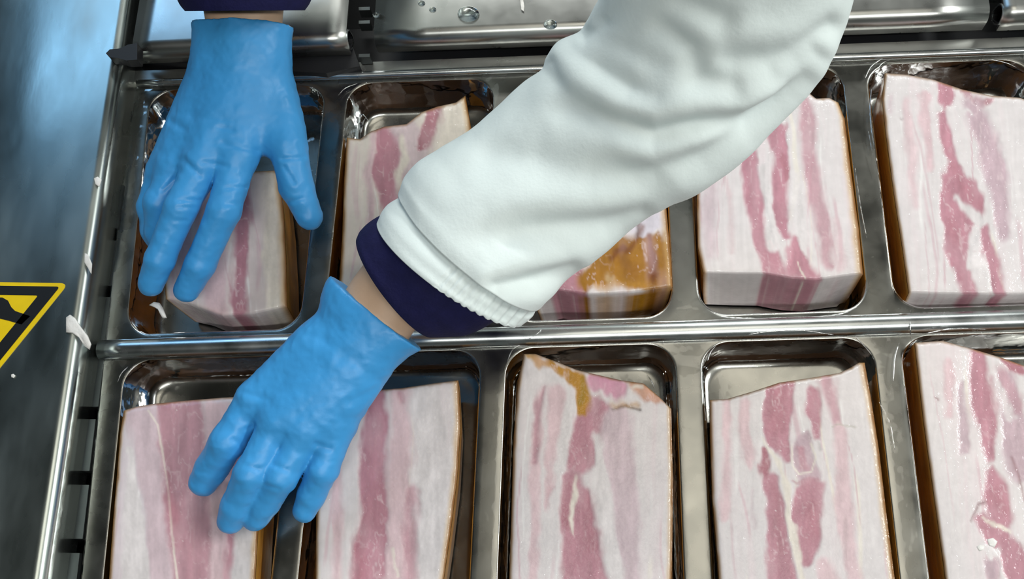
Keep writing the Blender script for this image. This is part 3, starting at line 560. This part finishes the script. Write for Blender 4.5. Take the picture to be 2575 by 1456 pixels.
# the left hand (lower in the picture)
Lidx = [(640, 1010, .040, .0125), (572, 1112, .036, .0120), (532, 1178, .022, .0112), (512, 1212, .017, .0100)]
Lmid = [(705, 1060, .043, .0125), (632, 1192, .039, .0116), (596, 1272, .024, .0106), (580, 1308, .017, .0094)]
Lrng = [(775, 1080, .042, .0120), (708, 1198, .037, .0110), (665, 1264, .023, .0102), (643, 1302, .017, .0090)]
Lpnk = [(852, 1070, .038, .0115), (812, 1180, .032, .0104), (784, 1244, .021, .0094), (766, 1284, .016, .0082)]
Lthm = [(800, 900, .040, .0140), (705, 985, .026, .0125), (655, 1060, .019, .0110), (628, 1100, .016, .0095)]
Lpalm = [((890, 775, .058, .0155), (650, 1000, .042, .0140)), ((920, 800, .060, .0170), (708, 1052, .045, .0145)), ((950, 820, .060, .0170), (775, 1072, .044, .0140)), ((985, 840, .057, .0150), (845, 1058, .040, .0135)), ((800, 880, .050, .015), (730, 960, .040, .013))]
Lcuff = [((890, 775, .058, .0155), (872, 738, .061, .0160)), ((985, 840, .057, .0155), (1085, 800, .063, .0185)), ((930, 805, .060, .017), (985, 705, .066, .0210)), ((890, 775, .058, .0155), (935, 690, .066, .0190))]
cn = U1(990, 720, .066) - U1(800, 960, .050); cn = cn / np.linalg.norm(cn); co = U1(955, 795, .063)
Lcre = [[(640, 1070, 5, .0005), (620, 1078, 5, .0005)], [(585, 1105, 6, .0004), (610, 1120, 6, .0004)], [(690, 1170, 6, .0005), (720, 1182, 6, .0005)], [(650, 1180, 6, .0005), (620, 1172, 6, .0005)], [(610, 985, 7, .0005), (680, 1010, 9, .0003)], [(830, 1130, 7, .0006), (792, 1116, 7, .0006)], [(860, 900, 14, .0006), (960, 960, 14, .0006)], [(780, 840, 12, .0005), (900, 900, 14, .0004)], [(700, 1230, 5, .0004), (672, 1222, 5, .0004)], [(880, 1010, 10, .0006), (940, 980, 9, .0005)]]
def mk_glove(label, v, f):
    o = obj('glove', v, f, GLOVE, person, True); o['label'] = label; return o
v, f = glove([Lidx, Lmid, Lrng, Lpnk, Lthm], Lpalm, Lcuff, (co, cn), creases=Lcre)
mk_glove('blue disposable glove on the left hand', v, f)
# the right hand (upper left in the picture)
Ridx = [(600, 400, .052, .0130), (562, 532, .048, .0118), (502, 668, .030, .0108), (470, 728, .019, .0096)]
Rmid = [(512, 415, .054, .0130), (455, 522, .052, .0116), (402, 652, .036, .0106), (380, 714, .024, .0094)]
Rrng = [(440, 432, .046, .0122), (400, 510, .040, .0110), (400, 585, .024, .0100), (412, 630, .016, .0090)]
Rpnk = [(404, 446, .036, .0112), (380, 520, .028, .0100), (386, 580, .019, .0092), (400, 612, .0155, .0082)]
Rthm = [(690, 235, .046, .0160), (724, 370, .046, .0142), (745, 468, .036, .0125), (778, 545, .024, .0100)]
Rpalm = [((655, 140, .066, .0165), (598, 390, .053, .0142)), ((615, 140, .068, .0175), (515, 400, .055, .0145)), ((575, 140, .066, .0165), (450, 412, .047, .0140)), ((540, 150, .062, .0150), (415, 425, .039, .0130)), ((672, 150, .060, .0160), (716, 330, .046, .0145)), ((640, 260, .055, .014), (690, 350, .046, .012))]
Rcuff = [((660, 140, .066, .0165), (690, 20, .078, .0180)), ((545, 150, .064, .0160), (540, 20, .078, .0180)), ((610, 140, .068, .018), (615, 15, .082, .0200))]
cn2 = U1(615, 20, .085) - U1(600, 300, .058); cn2 = cn2 / np.linalg.norm(cn2); co2 = U1(615, 62, .076)
Rcre = [[(550, 320, 6, .0006), (584, 326, 6, .0006)], [(560, 360, 6, .0006), (646, 380, 6, .0006)], [(463, 403, 7, .0008), (502, 441, 7, .0008)], [(512, 408, 6, .0005), (570, 418, 6, .0005)], [(449, 504, 5, .0007), (502, 504, 5, .0007)], [(450, 520, 5, .0005), (490, 522, 5, .0005)], [(569, 473, 5, .0006), (617, 470, 5, .0006)], [(570, 515, 6, .0006), (600, 512, 6, .0006)], [(440, 555, 5, .0004), (468, 556, 5, .0004)], [(710, 400, 5, .0006), (764, 396, 5, .0006)], [(715, 420, 5, .0006), (740, 460, 5, .0006)], [(725, 508, 5, .0005), (760, 500, 5, .0005)], [(430, 305, 8, .0006), (460, 325, 8, .0006)], [(410, 478, 6, .0008), (440, 450, 6, .0008)], [(480, 290, 10, .0004), (560, 300, 10, .0004)]]
v, f = glove([Ridx, Rmid, Rrng, Rpnk, Rthm], Rpalm, Rcuff, (co2, cn2), creases=Rcre)
mk_glove('blue disposable glove on the right hand', v, f)

# ------------------------------------------------------------------ lofted arms and sleeves
def loft(st, n=120, m=96, bratio=0.8, lean=0.0):
    """st rows: Lx, Ly, Rx, Ry, z ; rings through the two outline points, cross-section an ellipse standing on that chord"""
    S = catmull(st, n); V = []; cs = (U(S[:, :2], S[:, 4]) + U(S[:, 2:4], S[:, 4])) / 2; ax = -np.gradient(cs, axis=0); ax /= np.linalg.norm(ax, axis=1)[:, None]
    for i, s in enumerate(S):
        L, Rr = U1(s[0], s[1], s[4]), U1(s[2], s[3], s[4]); c = (L + Rr) / 2; a = (Rr - L) / 2
        la = np.linalg.norm(a); up = np.array([0, 0, 1.0]); tocam = (CAM - c) / np.linalg.norm(CAM - c); up = tocam - a * (tocam @ a) / la ** 2; up /= np.linalg.norm(up)
        br = bratio if np.isscalar(bratio) else np.interp(i / (n - 1), [0, 1], bratio)
        le = lean if np.isscalar(lean) else np.interp(i / (n - 1), np.linspace(0, 1, len(lean)), lean); up = up + ax[i] * le
        t = np.linspace(0, 2 * math.pi, m, endpoint=False)
        V.append(c + np.cos(t)[:, None] * a + np.sin(t)[:, None] * up * la * br)
    return np.array(V)
def tube_obj(name, V, mt, parent, lines=(), lining=0.0, cap=False, noise=0.0, wide=1.0, deep=1.0):
    n, m = V.shape[:2]; v = V.reshape(-1, 3); f = np.array(grid_faces(n, m, True)); nr = vnormals(v, f)
    ctr = V.mean(1, keepdims=True)
    if np.mean(np.einsum('ijk,ijk->ij', nr.reshape(n, m, 3), V - ctr)) < 0: nr = -nr
    if noise: v = v + nr * (noise * fbm(v * 28, 3, 3))[:, None]
    if lines: v = v + (grooves(v, nr, lines, wide, 0.3) - v) * deep
    f = f.tolist()
    if lining:
        k = max(3, n // 3 if n < 100 else n // 8); inner = v.reshape(n, m, 3)[:k] - nr.reshape(n, m, 3)[:k] * lining
        off = len(v); v = np.concatenate([v, inner.reshape(-1, 3)]); f += [(b, a, d, c) for a, b, c, d in grid_faces(k, m, True, off)]
        f += [(j, off + j, off + (j + 1) % m, (j + 1) % m) for j in range(m)]
    if cap: f.append(list(range((n - 1) * m, n * m)))
    return fixnormals(obj(name, v, f, mt, parent, True))
# skin of the two forearms, running out of the gloves into the cuffs
V = loft([(850, 775, 1010, 880, .058), (880, 720, 1040, 830, .062), (930, 655, 1080, 790, .066), (1010, 580, 1180, 730, .072), (1140, 470, 1320, 640, .085)], 40, 48, 0.72)
sk = tube_obj('forearm', V, SKIN, person, cap=True); sk['label'] = 'bare wrist between glove and navy cuff'
V = loft([(525, 150, 705, 150, .062), (520, 60, 708, 60, .071), (510, 0, 715, 0, .080), (495, -90, 735, -90, .095), (480, -260, 770, -260, .115)], 40, 48, 0.62)
sk = tube_obj('forearm', V, SKIN, person, cap=True); sk['label'] = 'bare wrist between glove and navy cuff'
# navy knitted cuffs
V = loft([(922, 596, 1075, 848, .068), (938, 574, 1120, 846, .069), (985, 540, 1180, 836, .072), (1060, 500, 1270, 780, .078), (1160, 430, 1370, 680, .088)], 40, 72, 0.78, 0.35)
tube_obj('navy_cuff', V, NAVY, person, lining=0.003)
V = loft([(474, 28, 762, 26, .086), (460, 8, 775, 6, .088), (452, -20, 784, -24, .092), (440, -110, 800, -116, .104), (420, -280, 830, -290, .124)], 40, 72, 0.80)
tube_obj('navy_cuff', V, NAVY, person, lining=0.003)
# white coat sleeve on the left arm
ST = [(1030, 478, 1346, 780, .082), (1042, 440, 1384, 745, .085), (1068, 412, 1420, 702, .089), (1125, 378, 1470, 664, .094), (1190, 338, 1530, 618, .100), (1262, 274, 1600, 562, .108), (1330, 214, 1672, 518, .116), (1374, 182, 1750, 488, .124), (1386, 148, 1822, 440, .132), (1412, 110, 1884, 388, .140), (1464, 84, 1962, 310, .150), (1482, 56, 2036, 234, .160), (1498, 20, 2088, 150, .172), (1512, -8, 2126, 62, .184), (1530, -60, 2150, -20, .200), (1545, -130, 2180, -130, .222), (1560, -260, 2230, -280, .255), (1580, -460, 2300, -480, .300), (1600, -760, 2380, -780, .36)]
FOLDS = [
 [(1440, 268, 20, .0018), (1525, 303, 18, .0030), (1642, 340, 17, .0048), (1759, 312, 15, .0050), (1875, 300, 15, .0040), (1957, 258, 14, .0034), (2030, 206, 14, .0020)],
 [(1500, 440, 22, .0016), (1642, 434, 20, .0036), (1759, 394, 18, .0036), (1875, 334, 16, .0034), (1992, 234, 14, .0026), (2060, 150, 12, .0016)],
 [(1230, 590, 22, .0014), (1350, 572, 20, .0040), (1525, 560, 18, .0038), (1613, 534, 14, .0020)],
 [(1251, 722, 12, .0030), (1350, 704, 14, .0042), (1438, 674, 12, .0022)],
 [(1438, 117, 16, .0016), (1496, 163, 18, .0026), (1584, 222, 18, .0030), (1640, 240, 16, .0010)],
 [(1800, 140, 20, .0010), (1846, 152, 22, .0034), (1934, 156, 22, .0036), (1992, 134, 18, .0034), (2090, 66, 14, .0022)],
 [(1671, 70, 16, .0014), (1735, 122, 16, .0022), (1759, 198, 18, .0024), (1840, 214, 18, .0020)],
 [(1718, 6, 16, .0012), (1817, 47, 18, .0016)],
 [(1240, 384, 22, .0012), (1350, 400, 26, .0016), (1420, 430, 26, .0012)],
 [(1280, 610, 14, .0008), (1420, 620, 16, .0012), (1560, 580, 14, .0008)],
 [(1900, 210, 14, .0006), (1975, 196, 14, .0016), (2050, 130, 12, .0012)],
 [(1385, 160, 10, .0014), (1400, 200, 14, .0010)], [(1470, 90, 10, .0012), (1520, 60, 12, .0008)]]
V = loft(ST, 210, 200, (0.80, 0.72), (0.30, 0.22, 0.1, 0, 0, 0, 0)); cc = V.mean(1, keepdims=True); V = cc + (V - cc) * (1 + 0.012 * np.exp(-np.arange(210) / 6))[:, None, None]
sleeve = tube_obj('coat_sleeve', V, COAT, person, lines=FOLDS, noise=0.0010, cap=True, wide=1.75, deep=1.45, lining=0.002); sleeve['label'] = 'white cotton coat sleeve with soft folds'
# hem band at the end of the sleeve
HEM = [(973, 548, 1304, 822, .0755), (984, 528, 1316, 812, .077), (1004, 504, 1332, 796, .0795), (1030, 476, 1350, 776, .0825), (1034, 470, 1354, 770, .083)]
ribs = []
hi_, ho_ = resample([(1150, 668), (1230, 715), (1290, 748), (1342, 776)], 11), resample([(1100, 722), (1150, 764), (1210, 796), (1260, 812), (1302, 822)], 11)
for i in range(11): ribs.append([(*hi_[i], 4.5, .0014), (*ho_[i], 4.5, .0014)])
V = loft(HEM, 40, 220, 0.82, 0.30); cc = V.mean(1, keepdims=True)
prof = 1.0 - 0.14 * sstep(0.40, 1.0, np.linspace(0, 1, 40)); V = cc + (V - cc) * prof[:, None, None]
hem = tube_obj('hem_band', V, COAT, None, lines=ribs, lining=0.0022)
hem.parent = sleeve; hem['label'] = 'stitched hem band with puckered gathers'
# sleeve of the right arm, beyond the upper edge of the picture
V = loft([(395, -62, 850, -68, .100), (400, -120, 850, -126, .108), (385, -300, 880, -320, .135), (370, -560, 930, -590, .18), (350, -900, 1000, -930, .24)], 60, 90, 0.8)
s2 = tube_obj('coat_sleeve', V, COAT, person, lining=0.0025, noise=0.0014, cap=True); s2['label'] = 'white cotton coat sleeve'

# ------------------------------------------------------------------ creases in the film
def crease_mat():
    m = bpy.data.materials.new('film_crease'); m.use_nodes = True; nt = m.node_tree; nd = nt.nodes; nd.clear()
    out = nd.new('ShaderNodeOutputMaterial'); mx = nd.new('ShaderNodeMixShader'); tr = nd.new('ShaderNodeBsdfTransparent'); gl = nd.new('ShaderNodeBsdfGlossy')
    gl.inputs['Roughness'].default_value = 0.18; mx.inputs[0].default_value = 0.5
    tc = nd.new('ShaderNodeTexCoord'); n = nd.new('ShaderNodeTexNoise'); n.inputs['Scale'].default_value = 240; mr = nd.new('ShaderNodeMapRange'); mr.inputs['From Min'].default_value = .35; mr.inputs['From Max'].default_value = .65; mr.inputs['To Max'].default_value = .8
    L = nt.links.new; L(tc.outputs['Object'], n.inputs['Vector']); L(n.outputs['Fac'], mr.inputs['Value']); L(mr.outputs[0], mx.inputs[0])
    L(tr.outputs[0], mx.inputs[1]); L(gl.outputs[0], mx.inputs[2]); L(mx.outputs[0], out.inputs[0]); return m
CREASE = crease_mat()
def crease(pts, r=0.0006, z=0.0):
    P = resample(catmull(np.array([(*p[:2], p[2] if len(p) > 2 else z) for p in pts], float), 24), 24)
    c = U(P[:, :2], P[:, 2]); V = []
    for i in range(24):
        d = c[min(i + 1, 23)] - c[max(i - 1, 0)]; d /= np.linalg.norm(d); a = np.cross(d, [0, 0, 1.0]); a /= np.linalg.norm(a); b = np.cross(a, d)
        rr = r * math.sin(math.pi * (i + 0.6) / 24.2) ** 0.4
        V += [c[i] + rr * (math.cos(t) * a + 0.8 * math.sin(t) * b) for t in np.linspace(0, 2 * math.pi, 7)[:-1]]
    fixnormals(obj('film_crease', V, grid_faces(24, 6, True) + [list(range(6)), list(range(23 * 6, 24 * 6))], CREASE, film, True))
for c_ in ([(1779, 908), (1788, 884), (1812, 856), (1820, 836)], [(2112, 822), (2140, 836), (2166, 862), (2192, 892)], [(1276, 910), (1286, 884), (1302, 870), (1340, 858)], [(1646, 828), (1660, 838), (1668, 862)],
           [(1880, 842, .005), (1930, 834, .006), (2010, 830, .006), (2096, 842, .005)], [(2330, 838, .005), (2400, 826, .006), (2480, 828, .005)], [(2290, 780), (2289, 820, .006), (2291, 858)], [(1330, 852, .005), (1352, 838, .006), (1362, 826, .006)],
           [(2176, 196), (2190, 168), (2214, 150), (2236, 136)], [(2186, 190), (2206, 176), (2220, 158), (2262, 140)], [(2192, 220), (2188, 270), (2192, 330), (2200, 380)], [(2184, 330), (2196, 390), (2210, 440)], [(2100, 190), (2110, 204), (2114, 212)],
           [(2150, 420), (2164, 520), (2180, 600)], [(2484, 148), (2530, 158), (2556, 170)], [(850, 240), (868, 222), (898, 210)], [(898, 330, -.01), (902, 300, -.008), (912, 288, -.006), (930, 308, -.008)], [(908, 334, -.01), (914, 306, -.008), (920, 296, -.008)],
           [(296, 960), (306, 938), (322, 922)], [(330, 808), (346, 828), (372, 842), (404, 846)], [(1768, 762), (1790, 786), (1830, 798), (1900, 800)], [(2060, 796), (2120, 788), (2156, 772)], [(2210, 1010), (2236, 1060), (2250, 1130)], [(2262, 860), (2250, 900), (2246, 960)], [(1628, 944, -.01), (1640, 962, -.006), (1650, 990, -.004)]):
    crease(c_, 0.0005)

# ------------------------------------------------------------------ sticker on the side panel
def rounded(poly, r, n=6):
    poly = np.asarray(poly, float); out = []
    for i in range(len(poly)):
        a, b, c = poly[i - 1], poly[i], poly[(i + 1) % len(poly)]
        p = b + (a - b) / np.linalg.norm(a - b) * r; q = b + (c - b) / np.linalg.norm(c - b) * r
        for t in np.linspace(0, 1, n): out.append((1 - t) ** 2 * p + 2 * t * (1 - t) * b + t * t * q)
    return np.array(out)
def inset(tri, k):
    tri = np.asarray(tri, float); c = tri.mean(0); return c + (tri - c) * k
TRI = [(172, 712), (-250, 706), (-42, 976)]
st = empty('warning_sticker', 'yellow and black triangular hand hazard sticker on the steel side panel', 'sticker', tuple(U1(-40, 800, PLZ)))
fixnormals(obj('backing', *prism(U(rounded(TRI, 22), PLZ + 0.0004), 0.0004), YELLOW, st))
ring_o, ring_i = rounded(inset(TRI, 0.90), 10), rounded(inset(TRI, 0.64), 6)
zo = PLZ + 0.0006; n = len(ring_o)
v = np.concatenate([U(ring_o, zo), U(ring_i, zo), U(ring_o, zo - .0003), U(ring_i, zo - .0003)])
f = [(i, (i + 1) % n, n + (i + 1) % n, n + i) for i in range(n)] + [(i, (i + 1) % n, 2 * n + (i + 1) % n, 2 * n + i) for i in range(n)] + [(n + i, n + (i + 1) % n, 3 * n + (i + 1) % n, 3 * n + i) for i in range(n)]
fixnormals(obj('border', v, f, STBLACK, st))
HAND = [(-120, 752), (-60, 750), (-30, 756), (-14, 748), (6, 748), (20, 756), (28, 772), (38, 782), (76, 795), (54, 816), (20, 806), (-6, 800), (-50, 806), (-90, 796), (-130, 790), (-134, 766)]
fixnormals(obj('hand_symbol', *prism(U(HAND, zo), 0.0003), STBLACK, st))

# ------------------------------------------------------------------ scraps and drops
def blob(name, outline, z, thick, label, cat, mt=FAT, group=None, seed=1):
    """a soft lump with the given outline (pixels), z of its foot (scalar or per point)"""
    o = np.asarray(outline, float); c = o.mean(0); V = []
    zz = np.broadcast_to(np.asarray(z, float), (len(o),))
    base = U(o, zz); n = len(o); ctr = base.mean(0)
    for k, hh in ((1.0, 0.0), (0.96, 0.45), (0.80, 0.8), (0.5, 0.98)):
        q = ctr + (base - ctr) * k; q[:, 2] += thick * hh * (1 + 0.25 * vnoise(q * 300, seed)); V.append(q)
    v = np.concatenate(V + [[ctr + np.array([0, 0, thick * 1.02])]]); f = grid_faces(4, n, True) + [(3 * n + i, 3 * n + (i + 1) % n, 4 * n) for i in range(n)] + [list(range(n - 1, -1, -1))]
    b = fixnormals(obj(name, v, f, mt, None, True)); tag(b, label, cat, group)
    return b
blob('fat_scrap', [(166, 798), (176, 791), (190, 800), (204, 822), (222, 845), (230, 866), (226, 880), (214, 872), (200, 850), (182, 838), (166, 836)], [PLZ + .0003] * 6 + [PLZ - .002, PLZ - .002, PLZ + .0003, PLZ + .0003, PLZ + .0003], 0.0016, 'white strip of fat stuck on the rounded side panel edge near the sticker', 'fat scrap')
blob('fat_scrap', [(213, 636), (222, 640), (232, 664), (230, 690), (222, 676), (212, 660)], PLZ + .0003, 0.0006, 'small pale fat smear on the side panel edge above the long white strip', 'fat scrap', seed=2)
blob('fat_scrap', [(236, 448), (246, 444), (256, 452), (250, 470), (240, 464)], PLZ + .0003, 0.0006, 'tiny pale smear on the side panel edge beside the upper gloved hand', 'fat scrap', seed=3)
blob('fat_scrap', [(28, 942), (34, 940), (39, 945), (35, 951), (29, 949)], PLZ + .0003, 0.0007, 'white dot of fat on the side panel below the sticker', 'fat scrap', seed=4)
blob('fat_scrap', [(2452, 1375), (2462, 1368), (2476, 1372), (2474, 1384), (2460, 1388)], 0.0044, 0.0016, 'left of two small white fat crumbs on the lower right bacon slab', 'fat crumb', seed=5)
blob('fat_scrap', [(2480, 1356), (2496, 1352), (2508, 1362), (2500, 1378), (2484, 1374)], 0.0044, 0.0018, 'right of two small white fat crumbs on the lower right bacon slab', 'fat crumb', seed=6)
blob('fat_scrap', [(376, 768), (388, 760), (402, 762), (412, 776), (420, 800), (410, 800), (404, 784), (390, 774)], -0.002, 0.003, 'curled cream fat crumb at the near end of the slab under the upper hand', 'fat crumb', seed=7)
def drop(x, y, r, label, z=CZ, k=1.0):
    n = 18; o = [(x + r * math.cos(t) * 1.15, y + r * 0.8 * math.sin(t)) for t in np.linspace(0, 2 * math.pi, n, endpoint=False)]
    return blob('water_drop', o, z + 0.0001, r / 3300 * 0.45 * k, label, 'water drop', WATER, 'water drops on the cover plate')
drop(1178, 36, 24, 'largest water drop on the middle cover plate')
drop(1384, 62, 15, 'water drop on the cover plate beside the white sleeve')
drop(1088, 24, 8, 'small water drop left of the largest drop on the cover plate')
drop(1060, 8, 8, 'small water drop at the upper edge left of the largest drop')
drop(946, 38, 8, 'small water drop at the left end of the middle cover plate')
p = U([(1307, -10), (1314, -10), (1318, 14), (1317, 28), (1311, 24), (1309, 8)], CZ + 0.0012)
tag(fixnormals(obj('fat_thread', *prism(p, 0.001), FAT)), 'thin pale fat thread on the middle cover plate near the white sleeve', 'fat scrap')
